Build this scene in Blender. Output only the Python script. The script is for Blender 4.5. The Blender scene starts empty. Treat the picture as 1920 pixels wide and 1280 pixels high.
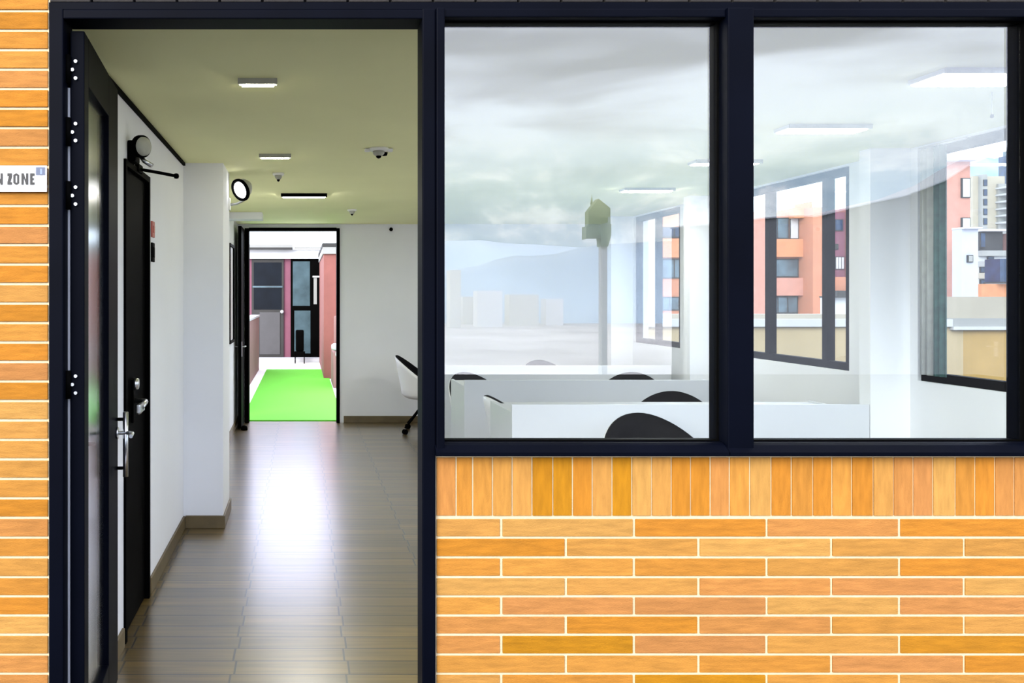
import bpy, bmesh, math, random
from mathutils import Vector, Matrix
random.seed(7)
C = bpy.context.scene.collection
SC = bpy.context.scene
# ------------------------------------------------------------------ camera
F = 1500.0                 # focal length in pixels of the 1920 px frame
CAMY, EYE = -2.54, 1.60    # the camera stands 2.54 m before the facade plane y = 0
VX, VY = 567.0, 557.0      # where the lines of depth meet in the frame
cam = bpy.data.cameras.new('camera'); camo = bpy.data.objects.new('camera', cam); C.objects.link(camo)
camo.location = (0, CAMY, EYE); camo.rotation_euler = (math.pi/2, 0, 0)
cam.sensor_width = 36; cam.lens = F/1920*36
cam.shift_x = (960-VX)/1920; cam.shift_y = -(640-VY)/1920
cam.clip_end = 3000; cam.clip_start = .05
SC.camera = camo
# ------------------------------------------------------------------ view
vs = SC.view_settings
vs.view_transform = 'Standard'; vs.look = 'None'; vs.gamma = 1; vs.use_curve_mapping = False
vs.exposure = 1.15
# ------------------------------------------------------------------ world: bright overcast sky with layered cloud
SKY = 1.5
w = bpy.data.worlds.new('overcast_sky'); SC.world = w; w.use_nodes = True
nt = w.node_tree; N = nt.nodes; L = nt.links; N.clear()
out = N.new('ShaderNodeOutputWorld'); bg = N.new('ShaderNodeBackground'); L.new(bg.outputs[0], out.inputs[0])
tc = N.new('ShaderNodeTexCoord'); sep = N.new('ShaderNodeSeparateXYZ'); L.new(tc.outputs['Generated'], sep.inputs[0])
def ramp(stops, fac):
    r = N.new('ShaderNodeValToRGB'); e = r.color_ramp.elements
    while len(e) < len(stops): e.new(.5)
    for i, (p, c) in enumerate(stops): e[i].position = p; e[i].color = (*c, 1)
    L.new(fac, r.inputs[0]); return r.outputs[0]
def noise(scale3, sc, det, rough, dist=0):
    m = N.new('ShaderNodeMapping'); m.inputs['Scale'].default_value = scale3; L.new(tc.outputs['Generated'], m.inputs[0])
    n = N.new('ShaderNodeTexNoise'); n.inputs['Scale'].default_value = sc; n.inputs['Detail'].default_value = det
    n.inputs['Roughness'].default_value = rough; n.inputs['Distortion'].default_value = dist
    L.new(m.outputs[0], n.inputs[0]); return n.outputs[0]
def mixc(f, a, b, mode='MIX'):
    m = N.new('ShaderNodeMix'); m.data_type = 'RGBA'; m.blend_type = mode
    if isinstance(f, float): m.inputs[0].default_value = f
    else: L.new(f, m.inputs[0])
    L.new(a, m.inputs[6]); L.new(b, m.inputs[7]); return m.outputs[2]
base = ramp([(0, (.74, .80, .86)), (.06, (.80, .86, .90)), (.16, (.84, .90, .95)), (.24, (.88, .92, 1.0)), (.5, (1, 1.02, 1.08)), (1, (1, 1, 1.02))], sep.outputs['Z'])
high = ramp([(.38, (.56, .56, .67)), (.47, (.80, .81, .94)), (.58, (1.16, 1.20, 1.34))], noise((1, 1, 4.5), 2.6, 7, .5, .6))
low = ramp([(.40, (.60, .72, .86)), (.49, (.82, .91, 1.02)), (.525, (1.06, 1.08, 1.15)), (.62, (1.36, 1.36, 1.40))], noise((1, 1, 1.9), 7.0, 12, .66, .3))
sel = ramp([(.13, (0, 0, 0)), (.20, (1, 1, 1))], sep.outputs['Z'])
cl = mixc(sel, low, high)
# the cloud is thinner and brighter on the far side of the building
side = N.new('ShaderNodeMapRange'); side.inputs[1].default_value = -.1; side.inputs[2].default_value = .5; side.inputs[3].default_value = 1.0; side.inputs[4].default_value = 1.85
L.new(sep.outputs['Y'], side.inputs[0])
L.new(mixc(1.0, mixc(1.0, base, cl, 'MULTIPLY'), side.outputs[0], 'MULTIPLY'), bg.inputs[0]); bg.inputs[1].default_value = SKY
# ------------------------------------------------------------------ soft veiled sun behind the camera
sun = bpy.data.lights.new('veiled_sun', 'SUN'); sun.energy = 2.8; sun.angle = math.radians(40); sun.color = (1, .95, .86)
suno = bpy.data.objects.new('veiled_sun', sun); C.objects.link(suno); suno.rotation_euler = (math.radians(66), 0, math.radians(-33))

# ================================================================== helpers
def P(px, py, Y):
    k = (Y-CAMY)/F
    return Vector(((px-VX)*k, Y, EYE-(py-VY)*k))
def PX(px, Y): return (px-VX)*(Y-CAMY)/F
def PZ(py, Y): return EYE-(py-VY)*(Y-CAMY)/F
KM = 1.0
def mat(name, col, rough=.6, metal=0., nscale=6., namt=.08, bump=.0, bscale=60., attr=False, spec=.5, emit=None, stretch=(1, 1, 1)):
    col = tuple(c*KM for c in col)
    m = bpy.data.materials.new(name); m.use_nodes = True; t = m.node_tree; b = t.nodes['Principled BSDF']
    b.inputs['Roughness'].default_value = rough; b.inputs['Metallic'].default_value = metal
    b.inputs['Specular IOR Level'].default_value = spec
    tcn = t.nodes.new('ShaderNodeTexCoord'); mp = t.nodes.new('ShaderNodeMapping'); mp.inputs['Scale'].default_value = stretch
    t.links.new(tcn.outputs['Object'], mp.inputs[0])
    nz = t.nodes.new('ShaderNodeTexNoise'); nz.inputs['Scale'].default_value = nscale; nz.inputs['Detail'].default_value = 6
    t.links.new(mp.outputs[0], nz.inputs[0])
    mr = t.nodes.new('ShaderNodeMapRange'); mr.inputs[1].default_value = .3; mr.inputs[2].default_value = .7
    mr.inputs[3].default_value = 1-namt; mr.inputs[4].default_value = 1+namt; t.links.new(nz.outputs[0], mr.inputs[0])
    mx = t.nodes.new('ShaderNodeMix'); mx.data_type = 'RGBA'; mx.blend_type = 'MULTIPLY'; mx.inputs[0].default_value = 1
    if attr:
        a = t.nodes.new('ShaderNodeAttribute'); a.attribute_name = 'Col'; t.links.new(a.outputs['Color'], mx.inputs[6])
    else: mx.inputs[6].default_value = (*col, 1)
    t.links.new(mr.outputs[0], mx.inputs[7]); t.links.new(mx.outputs[2], b.inputs['Base Color'])
    if bump:
        n2 = t.nodes.new('ShaderNodeTexNoise'); n2.inputs['Scale'].default_value = bscale; n2.inputs['Detail'].default_value = 5
        t.links.new(mp.outputs[0], n2.inputs[0])
        bp = t.nodes.new('ShaderNodeBump'); bp.inputs['Strength'].default_value = bump; bp.inputs['Distance'].default_value = .01
        t.links.new(n2.outputs[0], bp.inputs['Height']); t.links.new(bp.outputs[0], b.inputs['Normal'])
    if emit:
        b.inputs['Emission Color'].default_value = (*col, 1); b.inputs['Emission Strength'].default_value = emit
    return m
def glassmat(name, base=.2, tint=(1, 1, 1), rough=.0, edge=.75):
    m = bpy.data.materials.new(name); m.use_nodes = True; t = m.node_tree; t.nodes.clear()
    o = t.nodes.new('ShaderNodeOutputMaterial'); mix = t.nodes.new('ShaderNodeMixShader')
    tr = t.nodes.new('ShaderNodeBsdfTransparent'); tr.inputs[0].default_value = (*tint, 1)
    gl = t.nodes.new('ShaderNodeBsdfGlossy'); gl.inputs['Roughness'].default_value = rough; gl.inputs[0].default_value = (1, 1, 1, 1)
    lw = t.nodes.new('ShaderNodeLayerWeight'); lw.inputs[0].default_value = .5
    pw = t.nodes.new('ShaderNodeMath'); pw.operation = 'POWER'; pw.inputs[1].default_value = 4; t.links.new(lw.outputs['Facing'], pw.inputs[0])
    mr = t.nodes.new('ShaderNodeMapRange'); mr.inputs[3].default_value = base; mr.inputs[4].default_value = edge
    t.links.new(pw.outputs[0], mr.inputs[0]); t.links.new(mr.outputs[0], mix.inputs[0])
    t.links.new(tr.outputs[0], mix.inputs[1]); t.links.new(gl.outputs[0], mix.inputs[2]); t.links.new(mix.outputs[0], o.inputs[0])
    return m
def link(name, bm, m, parent=None, smooth=False):
    me = bpy.data.meshes.new(name); bm.normal_update(); bm.to_mesh(me); bm.free()
    for x in (m if isinstance(m, (list, tuple)) else [m]): me.materials.append(x)
    if smooth:
        for p in me.polygons: p.use_smooth = True
    o = bpy.data.objects.new(name, me); C.objects.link(o)
    if parent: o.parent = parent
    return o
def box(bm, a, b, bev=0., mi=0, col=None):
    x0, y0, z0 = a; x1, y1, z1 = b
    vs_ = [bm.verts.new(p) for p in ((x0,y0,z0),(x1,y0,z0),(x1,y1,z0),(x0,y1,z0),(x0,y0,z1),(x1,y0,z1),(x1,y1,z1),(x0,y1,z1))]
    fs = [bm.faces.new([vs_[i] for i in q]) for q in ((0,3,2,1),(4,5,6,7),(0,1,5,4),(1,2,6,5),(2,3,7,6),(3,0,4,7))]
    for f in fs: f.material_index = mi
    if bev:
        es = list({e for f in fs for e in f.edges})
        r = bmesh.ops.bevel(bm, geom=es, offset=bev, segments=2, affect='EDGES', profile=.6)
        for f in r['faces']: f.material_index = mi
    return fs
def B(name, a, b, m, parent=None, bev=0.):
    bm = bmesh.new()
    a, b = [min(p, q) for p, q in zip(a, b)], [max(p, q) for p, q in zip(a, b)]
    box(bm, a, b, bev); return link(name, bm, m, parent)
def cyl(bm, p0, p1, r0, r1=None, n=16, caps=True, mi=0):
    p0, p1 = Vector(p0), Vector(p1); r1 = r0 if r1 is None else r1; d = (p1-p0).normalized()
    u = d.orthogonal().normalized(); v = d.cross(u); A, Bv = [], []
    for i in range(n):
        t = 2*math.pi*i/n; o = u*math.cos(t)+v*math.sin(t)
        A.append(bm.verts.new(p0+o*r0)); Bv.append(bm.verts.new(p1+o*r1))
    for i in range(n):
        f = bm.faces.new((A[i], A[(i+1)%n], Bv[(i+1)%n], Bv[i])); f.smooth = True; f.material_index = mi
    if caps: bm.faces.new(A[::-1]).material_index = mi; bm.faces.new(Bv).material_index = mi
def CY(name, p0, p1, r, m, parent=None, r1=None, n=16):
    bm = bmesh.new(); cyl(bm, p0, p1, r, r1, n); return link(name, bm, m, parent)
def tube(name, pts, r, m, parent=None, n=10):
    bm = bmesh.new(); rings = []
    pts = [Vector(p) for p in pts]
    for i, p in enumerate(pts):
        d = (pts[min(i+1, len(pts)-1)]-pts[max(i-1, 0)]).normalized()
        u = d.cross(Vector((0.13, .21, 1))).normalized() if abs(d.z) < .95 else d.cross(Vector((0, 1, 0))).normalized(); v = d.cross(u)
        rr = r[i] if isinstance(r, (list, tuple)) else r
        rings.append([bm.verts.new(p+(u*math.cos(2*math.pi*k/n)+v*math.sin(2*math.pi*k/n))*rr) for k in range(n)])
    for a, b in zip(rings, rings[1:]):
        for k in range(n): bm.faces.new((a[k], a[(k+1)%n], b[(k+1)%n], b[k])).smooth = True
    bm.faces.new(rings[0][::-1]); bm.faces.new(rings[-1])
    return link(name, bm, m, parent)
def lathe(name, prof, m, loc, axis=(0, 0, 1), parent=None, n=28, sx=1., sy=1.):
    nm_ring = name == 'rim'
    bm = bmesh.new(); rings = []
    for r, z in prof: rings.append([bm.verts.new((r*math.cos(2*math.pi*k/n)*sx, r*math.sin(2*math.pi*k/n)*sy, z)) for k in range(n)])
    for a, b in zip(rings, rings[1:]):
        for k in range(n): bm.faces.new((a[k], a[(k+1)%n], b[(k+1)%n], b[k])).smooth = True
    if prof[0][0] > .02 and prof[-1][0] > .02 and abs(prof[0][1]-prof[-1][1]) > .002 and nm_ring:
        for k in range(n): bm.faces.new((rings[-1][k], rings[-1][(k+1)%n], rings[0][(k+1)%n], rings[0][k]))
    else: bm.faces.new(rings[0][::-1]); bm.faces.new(rings[-1])
    M = Matrix.Translation(loc) @ Vector((0, 0, 1)).rotation_difference(Vector(axis)).to_matrix().to_4x4()
    bmesh.ops.transform(bm, matrix=M, verts=bm.verts); bmesh.ops.recalc_face_normals(bm, faces=bm.faces)
    return link(name, bm, m, parent)
def tag(o, label, cat, group=None, kind=None):
    o['label'] = label; o['category'] = cat
    if group: o['group'] = group
    if kind: o['kind'] = kind
    return o
def struct(o, label=None):
    o['kind'] = 'structure'
    if label: o['label'] = label
    return o
def empty(name, loc=(0, 0, 0), rz=0):
    o = bpy.data.objects.new(name, None); C.objects.link(o); o.location = loc; o.rotation_euler = (0, 0, rz); o.empty_display_size = .1
    return o
def copy_tree(o, parent=None):
    c = o.copy(); C.objects.link(c)
    if parent: c.parent = parent
    for ch in list(o.children): copy_tree(ch, c)
    return c
def prism(bm, pts, y0, y1, mi=0):
    a = [bm.verts.new((x, y0, z)) for x, z in pts]; b = [bm.verts.new((x, y1, z)) for x, z in pts]; n = len(pts)
    bm.faces.new(a).material_index = mi; bm.faces.new(b[::-1]).material_index = mi
    for i in range(n): bm.faces.new((a[i], b[i], b[(i+1)%n], a[(i+1)%n])).material_index = mi
    bmesh.ops.recalc_face_normals(bm, faces=bm.faces)

# ================================================================== materials
M = {}
M['black'] = mat('black_steel', (.0008, .0013, .0038), .5, 0, 4, .2, spec=.03)
M['black2'] = mat('black_lacquer', (.0012, .0012, .0012), .55, 0, 4, .2, spec=.01)
M['wall'] = mat('white_wall_paint', (.83, .84, .87), .75, 0, 2, .015, .03, 140)
M['ceil'] = mat('bounce_tinted_ceiling', (.89, .89, .50), .8, 0, 1.2, .03)  # yellow-green of bounced light is put into the ceiling colour
M['white'] = mat('white_laminate', (.66, .68, .72), .35, 0, 3, .01)
M['mortar'] = mat('pale_mortar', (.50, .41, .26), .95, 0, 30, .08, .3, 120)
M['brick'] = mat('orange_clay_brick', (1, 1, 1), .9, 0, 11, .17, .45, 150, attr=True, spec=.15, stretch=(1, 1, 7))
M['brickv'] = mat('upright_clay_brick', (1, 1, 1), .9, 0, 11, .15, .35, 150, attr=True, spec=.15, stretch=(6, 1, 1))
M['darkbrick'] = mat('soffit_shaded_brick', (.008, .006, .005), .9, 0, 14, .5, .4, 60)  # near black because the soffit shadow is put into the brick colour
M['base'] = mat('brown_skirting', (.12, .085, .035), .45, 0, 8, .2)
M['steel'] = mat('brushed_steel', (.62, .63, .65), .28, 1, 20, .05)
M['plastic'] = mat('white_plastic', (.80, .80, .78), .4, 0, 5, .02)
M['greyplastic'] = mat('grey_plastic', (.40, .40, .34), .5, 0, 20, .12)
M['lining'] = mat('black_upholstery', (.004, .0035, .004), .6, 0, 30, .2, .08, 300, spec=.06)
M['shell'] = mat('white_chair_shell', (.84, .85, .87), .35, 0, 4, .01)
M['red'] = mat('red_plastic', (.45, .10, .07), .5)
M['glass'] = glassmat('reflective_window_glass', .105, (.95, .98, .99), 0, .8)
M['clear'] = glassmat('clear_window_glass', .04, (.96, .98, .98), 0, .35)
M['passglow'] = mat('passage_lamp_diffuser', (1, .96, .66), .5, emit=34)
M['farglow'] = mat('bright_lamp_diffuser', (1, .98, .90), .5, emit=95)
M['doorglass'] = glassmat('door_glass', .06, (.98, .99, .99), .17, .55)
M['lampglow'] = mat('lamp_diffuser', (1, .98, .93), .5, emit=16)
M['lens'] = mat('bright_lamp_lens', (1, 1, 1), .3, emit=3)

# ================================================================== facade
FZ = lambda py: PZ(py, 0.0)
FX = lambda px: PX(px, 0.0)
PAL = [(.93,.44,.11),(.90,.40,.085),(.88,.40,.14),(.92,.47,.15),(.86,.36,.05),(.95,.52,.18),(.84,.38,.15),(.92,.38,.06),(.90,.45,.13)]
OCH = [(.80,.36,.02),(.86,.38,.035),(.78,.34,.02)]
def brick_obj(name, items, x0, x1, z0, z1, y0, y1, vertical=False):
    """mortar slab plus each brick as a bevelled block, one wall mesh"""
    bm = bmesh.new(); cl = bm.loops.layers.float_color.new('Col')
    box(bm, (x0, y0, z0), (x1, y1, z1), 0, 0)
    for (a, b, c, d, col, proud, mi) in items:
        fs0 = set(bm.faces); box(bm, (a, y0-.0035-proud, c), (b, y0+.02, d), .0018, mi)
        for f in bm.faces:
            if f not in fs0:
                for lp in f.loops: lp[cl] = (*col, 1)
    return link(name, bm, [M['mortar'], M['brick'], M['brickv']])
def bcol(px, py):
    r = random.random()
    c = random.choice(OCH) if r < .10+max(0, (px-1450)/900)*max(0, (py-960)/500)*1.6 else random.choice(PAL)
    k = random.uniform(.93, 1.04)*BR; return (c[0]*k*1.05, c[1]*k, c[2]*k*.72)
G = .0042     # half a joint
BR = .37
# wall below the window
items = []
xs = [817, 855, 886, 923, 960, 997, 1036, 1073, 1110, 1147, 1184, 1221, 1258, 1294, 1331, 1367, 1405, 1445, 1483, 1523, 1559, 1596, 1636, 1674, 1711, 1748, 1790, 1827, 1864, 1900]
while xs[-1] < 2780: xs.append(xs[-1]+37.2)
for a, b in zip(xs, xs[1:]):
    items.append((FX(a)+.0022, FX(b)-.0022, FZ(966), FZ(857), bcol(a, 860), random.uniform(0, .002), 2))
ys = [970, 1007, 1044, 1081, 1117, 1153, 1189, 1226, 1262]
while ys[-1] < 1500: ys.append(ys[-1]+36.5)
for i, (a, b) in enumerate(zip(ys, ys[1:])):
    x = 691 if i % 2 == 0 else 812
    while x < 2780:
        xa, xb = max(x, 816), min(x+248.5, 2790)
        if xb-xa > 8: items.append((FX(xa)+G, FX(xb)-G, FZ(b)+G, FZ(a)-G, bcol(x, a), random.uniform(0, .002), 1))
        x += 248.5
o = brick_obj('wall_front', items, FX(815), 3.78, 0, FZ(851), 0.0, .18)
struct(o, 'orange brick wall below the large windows')
# inner plaster face of the same wall
struct(B('wall_front', (FX(815)+.001, .18, 0), (3.78, .21, FZ(851)), M['wall']))
# brick pier left of the door
items = []
ys2 = [970-36.5*k for k in range(27, 0, -1)]+ys
for i, (a, b) in enumerate(zip(ys2, ys2[1:])):
    x = -35 - 248.5*12 + (62 if i % 2 else 0) - (248.5/2 if i % 2 else 0) + 0
    while x < 92:
        xa, xb = x, min(x+248.5, 92)
        if xb-xa > 12: items.append((FX(xa)+G, FX(xb)-G*.6, FZ(b)+G, FZ(a)-G, bcol(x, a), random.uniform(0, .002), 1))
        elif xb > xa and items: pass
        x += 248.5
o = brick_obj('wall_front_left', items, FX(-2900), FX(94), 0, FZ(970-36.5*27), 0.0, .18)
o.name = 'wall_left_outside'; struct(o, 'orange brick wall left of the entrance')
# header over door and windows: lintel and brick courses, soffit shadow put into their dark colour
bm = bmesh.new(); box(bm, (FX(94), .02, FZ(8)), (3.78, .2, FZ(-240)))
x = FX(94)
while x < 3.7:
    box(bm, (x+.004, -.012, FZ(6)), (x+.13, .03, FZ(-14)), .002); x += .135
for k in range(5):
    x = FX(94)
    while x < 3.6:
        box(bm, (x+.004, -.012, FZ(-18-36.5*k)), (x+.41, .03, FZ(-50-36.5*k)), .002); x += .42
struct(link('wall_lintel', bm, M['darkbrick'])); bpy.data.objects['wall_lintel'].name = 'wall_front_upper'

# door frame (outer steel frame of the entrance)
tf = empty('trim_1'); struct(tf, 'navy-black steel frame around the entrance opening')
def fr(a, b, par, nm='frame_bar', y0=-.02, y1=.085, m=None):
    return B(nm, (FX(a[0]), y0, FZ(a[1])), (FX(b[0]), y1, FZ(b[1])), m or M['black'], par, .004)
fr((95, 20), (122, 1505), tf, 'jamb')
fr((122, 22), (792, 39), tf, 'head')
fr((790, 20), (815, 1505), tf, 'jamb')
B('hinge_gap_light', (FX(122), .03, 0.02), (FX(126.5), .036, FZ(160)), mat('gap_light_strip', (.30, .31, .34), .5), tf)  # added pale strip, light through the hinge gap put into its colour
B('door_stop', (FX(97), .085, 0), (FX(104), .12, FZ(39)), M['black'], tf)
B('threshold', (FX(122), 0, 0.0), (FX(792), .2, .012), M['steel'], tf)
# continuous head rail
th = empty('trim_2'); struct(th, 'black head rail running above door and windows')
B('rail', (FX(94), -.015, FZ(22)), (3.78, .09, FZ(7)), M['black'], th, .003)
# windows of the facade
def front_window(nm, x0, x1, left, label):
    wn = empty(nm); struct(wn, label)
    y0, y1 = 36, 829
    fr((left, 20), (x0, 851), wn, 'mullion', -.03, .09)
    fr((x0-2, 20), (x1+2, y0), wn, 'top_rail')
    # bottom rail with a sloped upper lip
    bm = bmesh.new()
    a, b = FX(left-2), FX(x1+2)
    prof = [(-.045, FZ(850)), (-.045, FZ(843)), (-.02, FZ(832)), (-.006, FZ(829)), (.08, FZ(829)), (.08, FZ(850))]
    A_ = [bm.verts.new((a, y, z)) for y, z in prof]; B_ = [bm.verts.new((b, y, z)) for y, z in prof]; n = len(prof)
    bm.faces.new(A_); bm.faces.new(B_[::-1])
    for i in range(n): bm.faces.new((A_[i], B_[i], B_[(i+1)%n], A_[(i+1)%n]))
    bmesh.ops.recalc_face_normals(bm, faces=bm.faces); link('sill_rail', bm, M['black'], wn)
    B('pane', (FX(x0), .028, FZ(y1)), (FX(x1), .034, FZ(y0)), M['glass'], wn)
    bm = bmesh.new()     # rubber gasket
    g = .006
    for (p, q) in (((x0, y0), (x0+3, y1)), ((x1-3, y0), (x1, y1)), ((x0+3, y0), (x1-3, y0+3)), ((x0+3, y1-3), (x1-3, y1))):
        box(bm, (FX(p[0]), .018, FZ(q[1])), (FX(q[0]), .028, FZ(p[1])))
    link('gasket', bm, M['black2'], wn)
front_window('window_1', 831, 1353, 815.5, 'large fixed window right of the entrance')
front_window('window_2', 1404, 1930, 1355.5, 'large fixed window at the right of the facade')
front_window('window_3_added', 1985, 2740, 1932.5, 'unseen further window at the right, added to let light in')  # out of view, added so that more daylight reaches the room
fr((2743, 20), (2790, 851), bpy.data.objects['window_3_added'], 'mullion')
# ================================================================== room shell
WL, WR, YB, CZ = -.825, 3.80, 7.66, 2.53
def floormat():
    m = bpy.data.materials.new('brown_wood_look_floor'); m.use_nodes = True; t = m.node_tree; b = t.nodes['Principled BSDF']
    tcn = t.nodes.new('ShaderNodeTexCoord'); mp = t.nodes.new('ShaderNodeMapping'); mp.inputs['Location'].default_value = (.29, .02, 0)
    t.links.new(tcn.outputs['Object'], mp.inputs[0])
    br = t.nodes.new('ShaderNodeTexBrick'); br.offset = .03; br.offset_frequency = 2; br.squash = 1
    br.inputs['Scale'].default_value = 1; br.inputs['Brick Width'].default_value = .49; br.inputs['Row Height'].default_value = .125
    br.inputs['Mortar Size'].default_value = .005; br.inputs['Mortar Smooth'].default_value = .2; br.inputs['Bias'].default_value = 0
    br.inputs['Color1'].default_value = (.130, .082, .018, 1); br.inputs['Color2'].default_value = (.075, .046, .011, 1); br.inputs['Mortar'].default_value = (.008, .006, .004, 1)
    t.links.new(mp.outputs[0], br.inputs[0])
    mp2 = t.nodes.new('ShaderNodeMapping'); mp2.inputs['Scale'].default_value = (.8, 16, 1); t.links.new(tcn.outputs['Object'], mp2.inputs[0])
    nz = t.nodes.new('ShaderNodeTexNoise'); nz.inputs['Scale'].default_value = 2.4; nz.inputs['Detail'].default_value = 8; t.links.new(mp2.outputs[0], nz.inputs[0])
    mr = t.nodes.new('ShaderNodeMapRange'); mr.inputs[1].default_value = .3; mr.inputs[2].default_value = .7; mr.inputs[3].default_value = .62; mr.inputs[4].default_value = 1.38
    t.links.new(nz.outputs[0], mr.inputs[0])
    mx = t.nodes.new('ShaderNodeMix'); mx.data_type = 'RGBA'; mx.blend_type = 'MULTIPLY'; mx.inputs[0].default_value = 1
    t.links.new(br.outputs['Color'], mx.inputs[6]); t.links.new(mr.outputs[0], mx.inputs[7]); t.links.new(mx.outputs[2], b.inputs['Base Color'])
    b.inputs['Roughness'].default_value = .33; b.inputs['Specular IOR Level'].default_value = 1.0; b.inputs['Coat Weight'].default_value = 1.0; b.inputs['Coat Roughness'].default_value = .24; b.inputs['Coat IOR'].default_value = 1.65
    bp = t.nodes.new('ShaderNodeBump'); bp.inputs['Strength'].default_value = .5; bp.inputs['Distance'].default_value = .003; bp.invert = True
    t.links.new(br.outputs['Fac'], bp.inputs['Height']); t.links.new(bp.outputs[0], b.inputs['Normal'])
    return m
M['floor'] = floormat()
struct(B('floor', (WL-.1, 0.0, -.2), (WR+.2, YB+.12, 0), M['floor']))
struct(B('ceiling', (WL-.2, .10, CZ), (WR+.2, YB+.2, CZ+.3), M['ceil']))
# left wall with the inner door opening
D2a, D2b, D2z = 1.15, 1.74, 2.24
bm = bmesh.new()
box(bm, (WL-.2, .18, 0), (WL, D2a, CZ)); box(bm, (WL-.2, D2b, 0), (WL, YB+.12, CZ)); box(bm, (WL-.2, D2a, D2z), (WL, D2b, CZ))
struct(link('wall_left', bm, M['wall']))
struct(B('wall_left', (WL-.6, D2a-.5, 0), (WL-.5, D2b+.5, CZ), M['wall']))
struct(B('wall_pier', (WL, 3.01, 0), (-.55, 3.48, CZ), M['wall'])); bpy.data.objects['wall_pier'].name = 'wall_left_pier'
# far wall with door opening
DX0, DX1, DZ = PX(459, YB), PX(637, YB), PZ(428, YB)
bm = bmesh.new()
box(bm, (WL-.2, YB, 0), (DX0, YB+.12, CZ)); box(bm, (DX1, YB, 0), (WR, YB+.12, CZ)); box(bm, (DX0, YB, DZ), (DX1, YB+.12, CZ))
struct(link('wall_back', bm, M['wall']))
# right wall with three openings
SILL, WTOP = 1.085, 2.515
ops = [(.25, 2.40), (3.02, 4.72), (5.51, 6.62)]
bm = bmesh.new()
box(bm, (WR, 0.1, 0), (WR+.16, YB+.12, SILL)); box(bm, (WR, 0.1, WTOP), (WR+.16, YB+.12, CZ))
e = [.1]+[v for o_ in ops for v in o_]+[YB+.12]
for a, b in zip(e[::2], e[1::2]): box(bm, (WR, a, SILL), (WR+.16, b, WTOP))
struct(link('wall_right', bm, M['wall']))
for y0, t in ((2.46, .10), (4.79, .12), (6.66, .10)):
    o = struct(B('wall_right_column', (3.55, y0, 0), (WR, y0+t, CZ), M['wall']))
# side windows
def side_window(nm, y0, y1, muls, label, t=.055):
    wn = empty(nm); struct(wn, label)
    xa, xb = WR+.02, WR+.075
    for k, (a, b) in enumerate((((y0, SILL), (y1, SILL+t)), ((y0, WTOP-t), (y1, WTOP)), ((y0, SILL+t), (y0+t*1.2, WTOP-t)), ((y1-t*1.2, SILL+t), (y1, WTOP-t)))):
        B('frame_bar', (xa, a[0], a[1]), (xb, b[0], b[1]), M['black2'], wn, .003)
    for y, wd in muls: B('mullion', (xa-.01, y-wd/2, SILL+t), (xb-.003, y+wd/2, WTOP-t), M['black2'], wn, .003)
    B('pane', (xa+.022, y0+.03, SILL+.03), (xa+.028, y1-.03, WTOP-.03), M['clear'], wn)
    return wn
side_window('window_4', .25, 2.40, [(1.66, .16)], 'side window nearest the facade')
side_window('window_5', 3.02, 4.72, [(3.30, .055), (4.02, .06)], 'middle side window with two mullions')
side_window('window_6', 5.51, 6.62, [(6.08, .05)], 'side window furthest back')
# skirting boards
bh = .088
def sk(nm, a, b): struct(B(nm, a, b, M['base'], None, .004))
sk('baseboard_left', (WL, .2, 0), (WL+.014, D2a-.03, bh)); sk('baseboard_left', (WL, D2b+.03, 0), (WL+.014, 2.996, bh))
sk('baseboard_left', (WL, 3.494, 0), (WL+.014, YB, bh))
sk('baseboard_pier', (WL+.014, 2.996, 0), (-.536, 3.01, bh)); sk('baseboard_pier', (-.55, 3.01, 0), (-.536, 3.494, bh))
sk('baseboard_back', (DX1+.05, YB-.014, 0), (WR, YB, bh))
sk('baseboard_right', (WR-.014, .25, 0), (WR, 2.45, bh))
for o in list(bpy.data.objects):
    if o.name.startswith('baseboard_pier'): o.name = 'baseboard_left_pier'
# black shadow rail where left wall meets ceiling
struct(B('trim_3', (WL, .78, CZ-.022), (WL+.016, 2.99, CZ-.002), M['black2']), 'thin black strip along the top of the left wall')

# ================================================================== entrance door leaf
d1 = empty('door_1', (-.70, .03, 0)); struct(d1, 'open black steel and glass entrance door')
d1.rotation_euler = (0, 0, math.atan2(.062, .73))
LW, LT, H0, H1 = .74, .045, .02, 2.455     # leaf goes along local +y, faces local x
B('hinge_stile', (-LT, 0, H0), (0, .075, H1), M['black'], d1, .004)
B('latch_stile', (-LT, LW-.24, H0), (0, LW, H1), M['black'], d1, .004)
B('top_rail', (-LT, .075, H1-.16), (0, LW-.24, H1), M['black'], d1, .003)
B('bottom_rail', (-LT, .075, H0), (0, LW-.24, H0+.17), M['black'], d1, .003)
B('pane', (-.026, .075, H0+.17), (-.020, LW-.24, H1-.16), M['doorglass'], d1)
for z in (FZ(722), FZ(365), FZ(245), FZ(127)):
    h = CY('hinge', (-LT-.006, -.010, z-.045), (-LT-.006, -.010, z+.045), .010, M['black2'], d1)
    for dx, dz in ((.018, .027), (.008, 0), (.018, -.027)):
        CY('screw', (-LT+dx, -.0005, z+dz), (-LT+dx, -.008, z+dz), .0055, M['steel'], h, n=10)
hb = CY('pull_handle', (.035, LW-.03, 1.6-.50-.235), (.035, LW-.03, 1.6-.49+.02), .011, M['steel'], d1)
for z in (.90, 1.10): CY('handle_post', (0, LW-.03, z), (.035, LW-.03, z), .007, M['black2'], hb)
lv = tube('lever', [(0, LW-.035, 1.045), (.05, LW-.035, 1.045), (.065, LW-.05, 1.045), (.068, LW-.12, 1.045)], .008, M['steel'], d1)
tube('lever', [(-LT, LW-.28, 1.045), (-LT-.03, LW-.28, 1.045), (-LT-.03, LW-.40, 1.045)], .008, M['black2'], d1)
CY('rose', (0, LW-.035, 1.045), (.008, LW-.035, 1.045), .024, M['steel'], d1)

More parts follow.
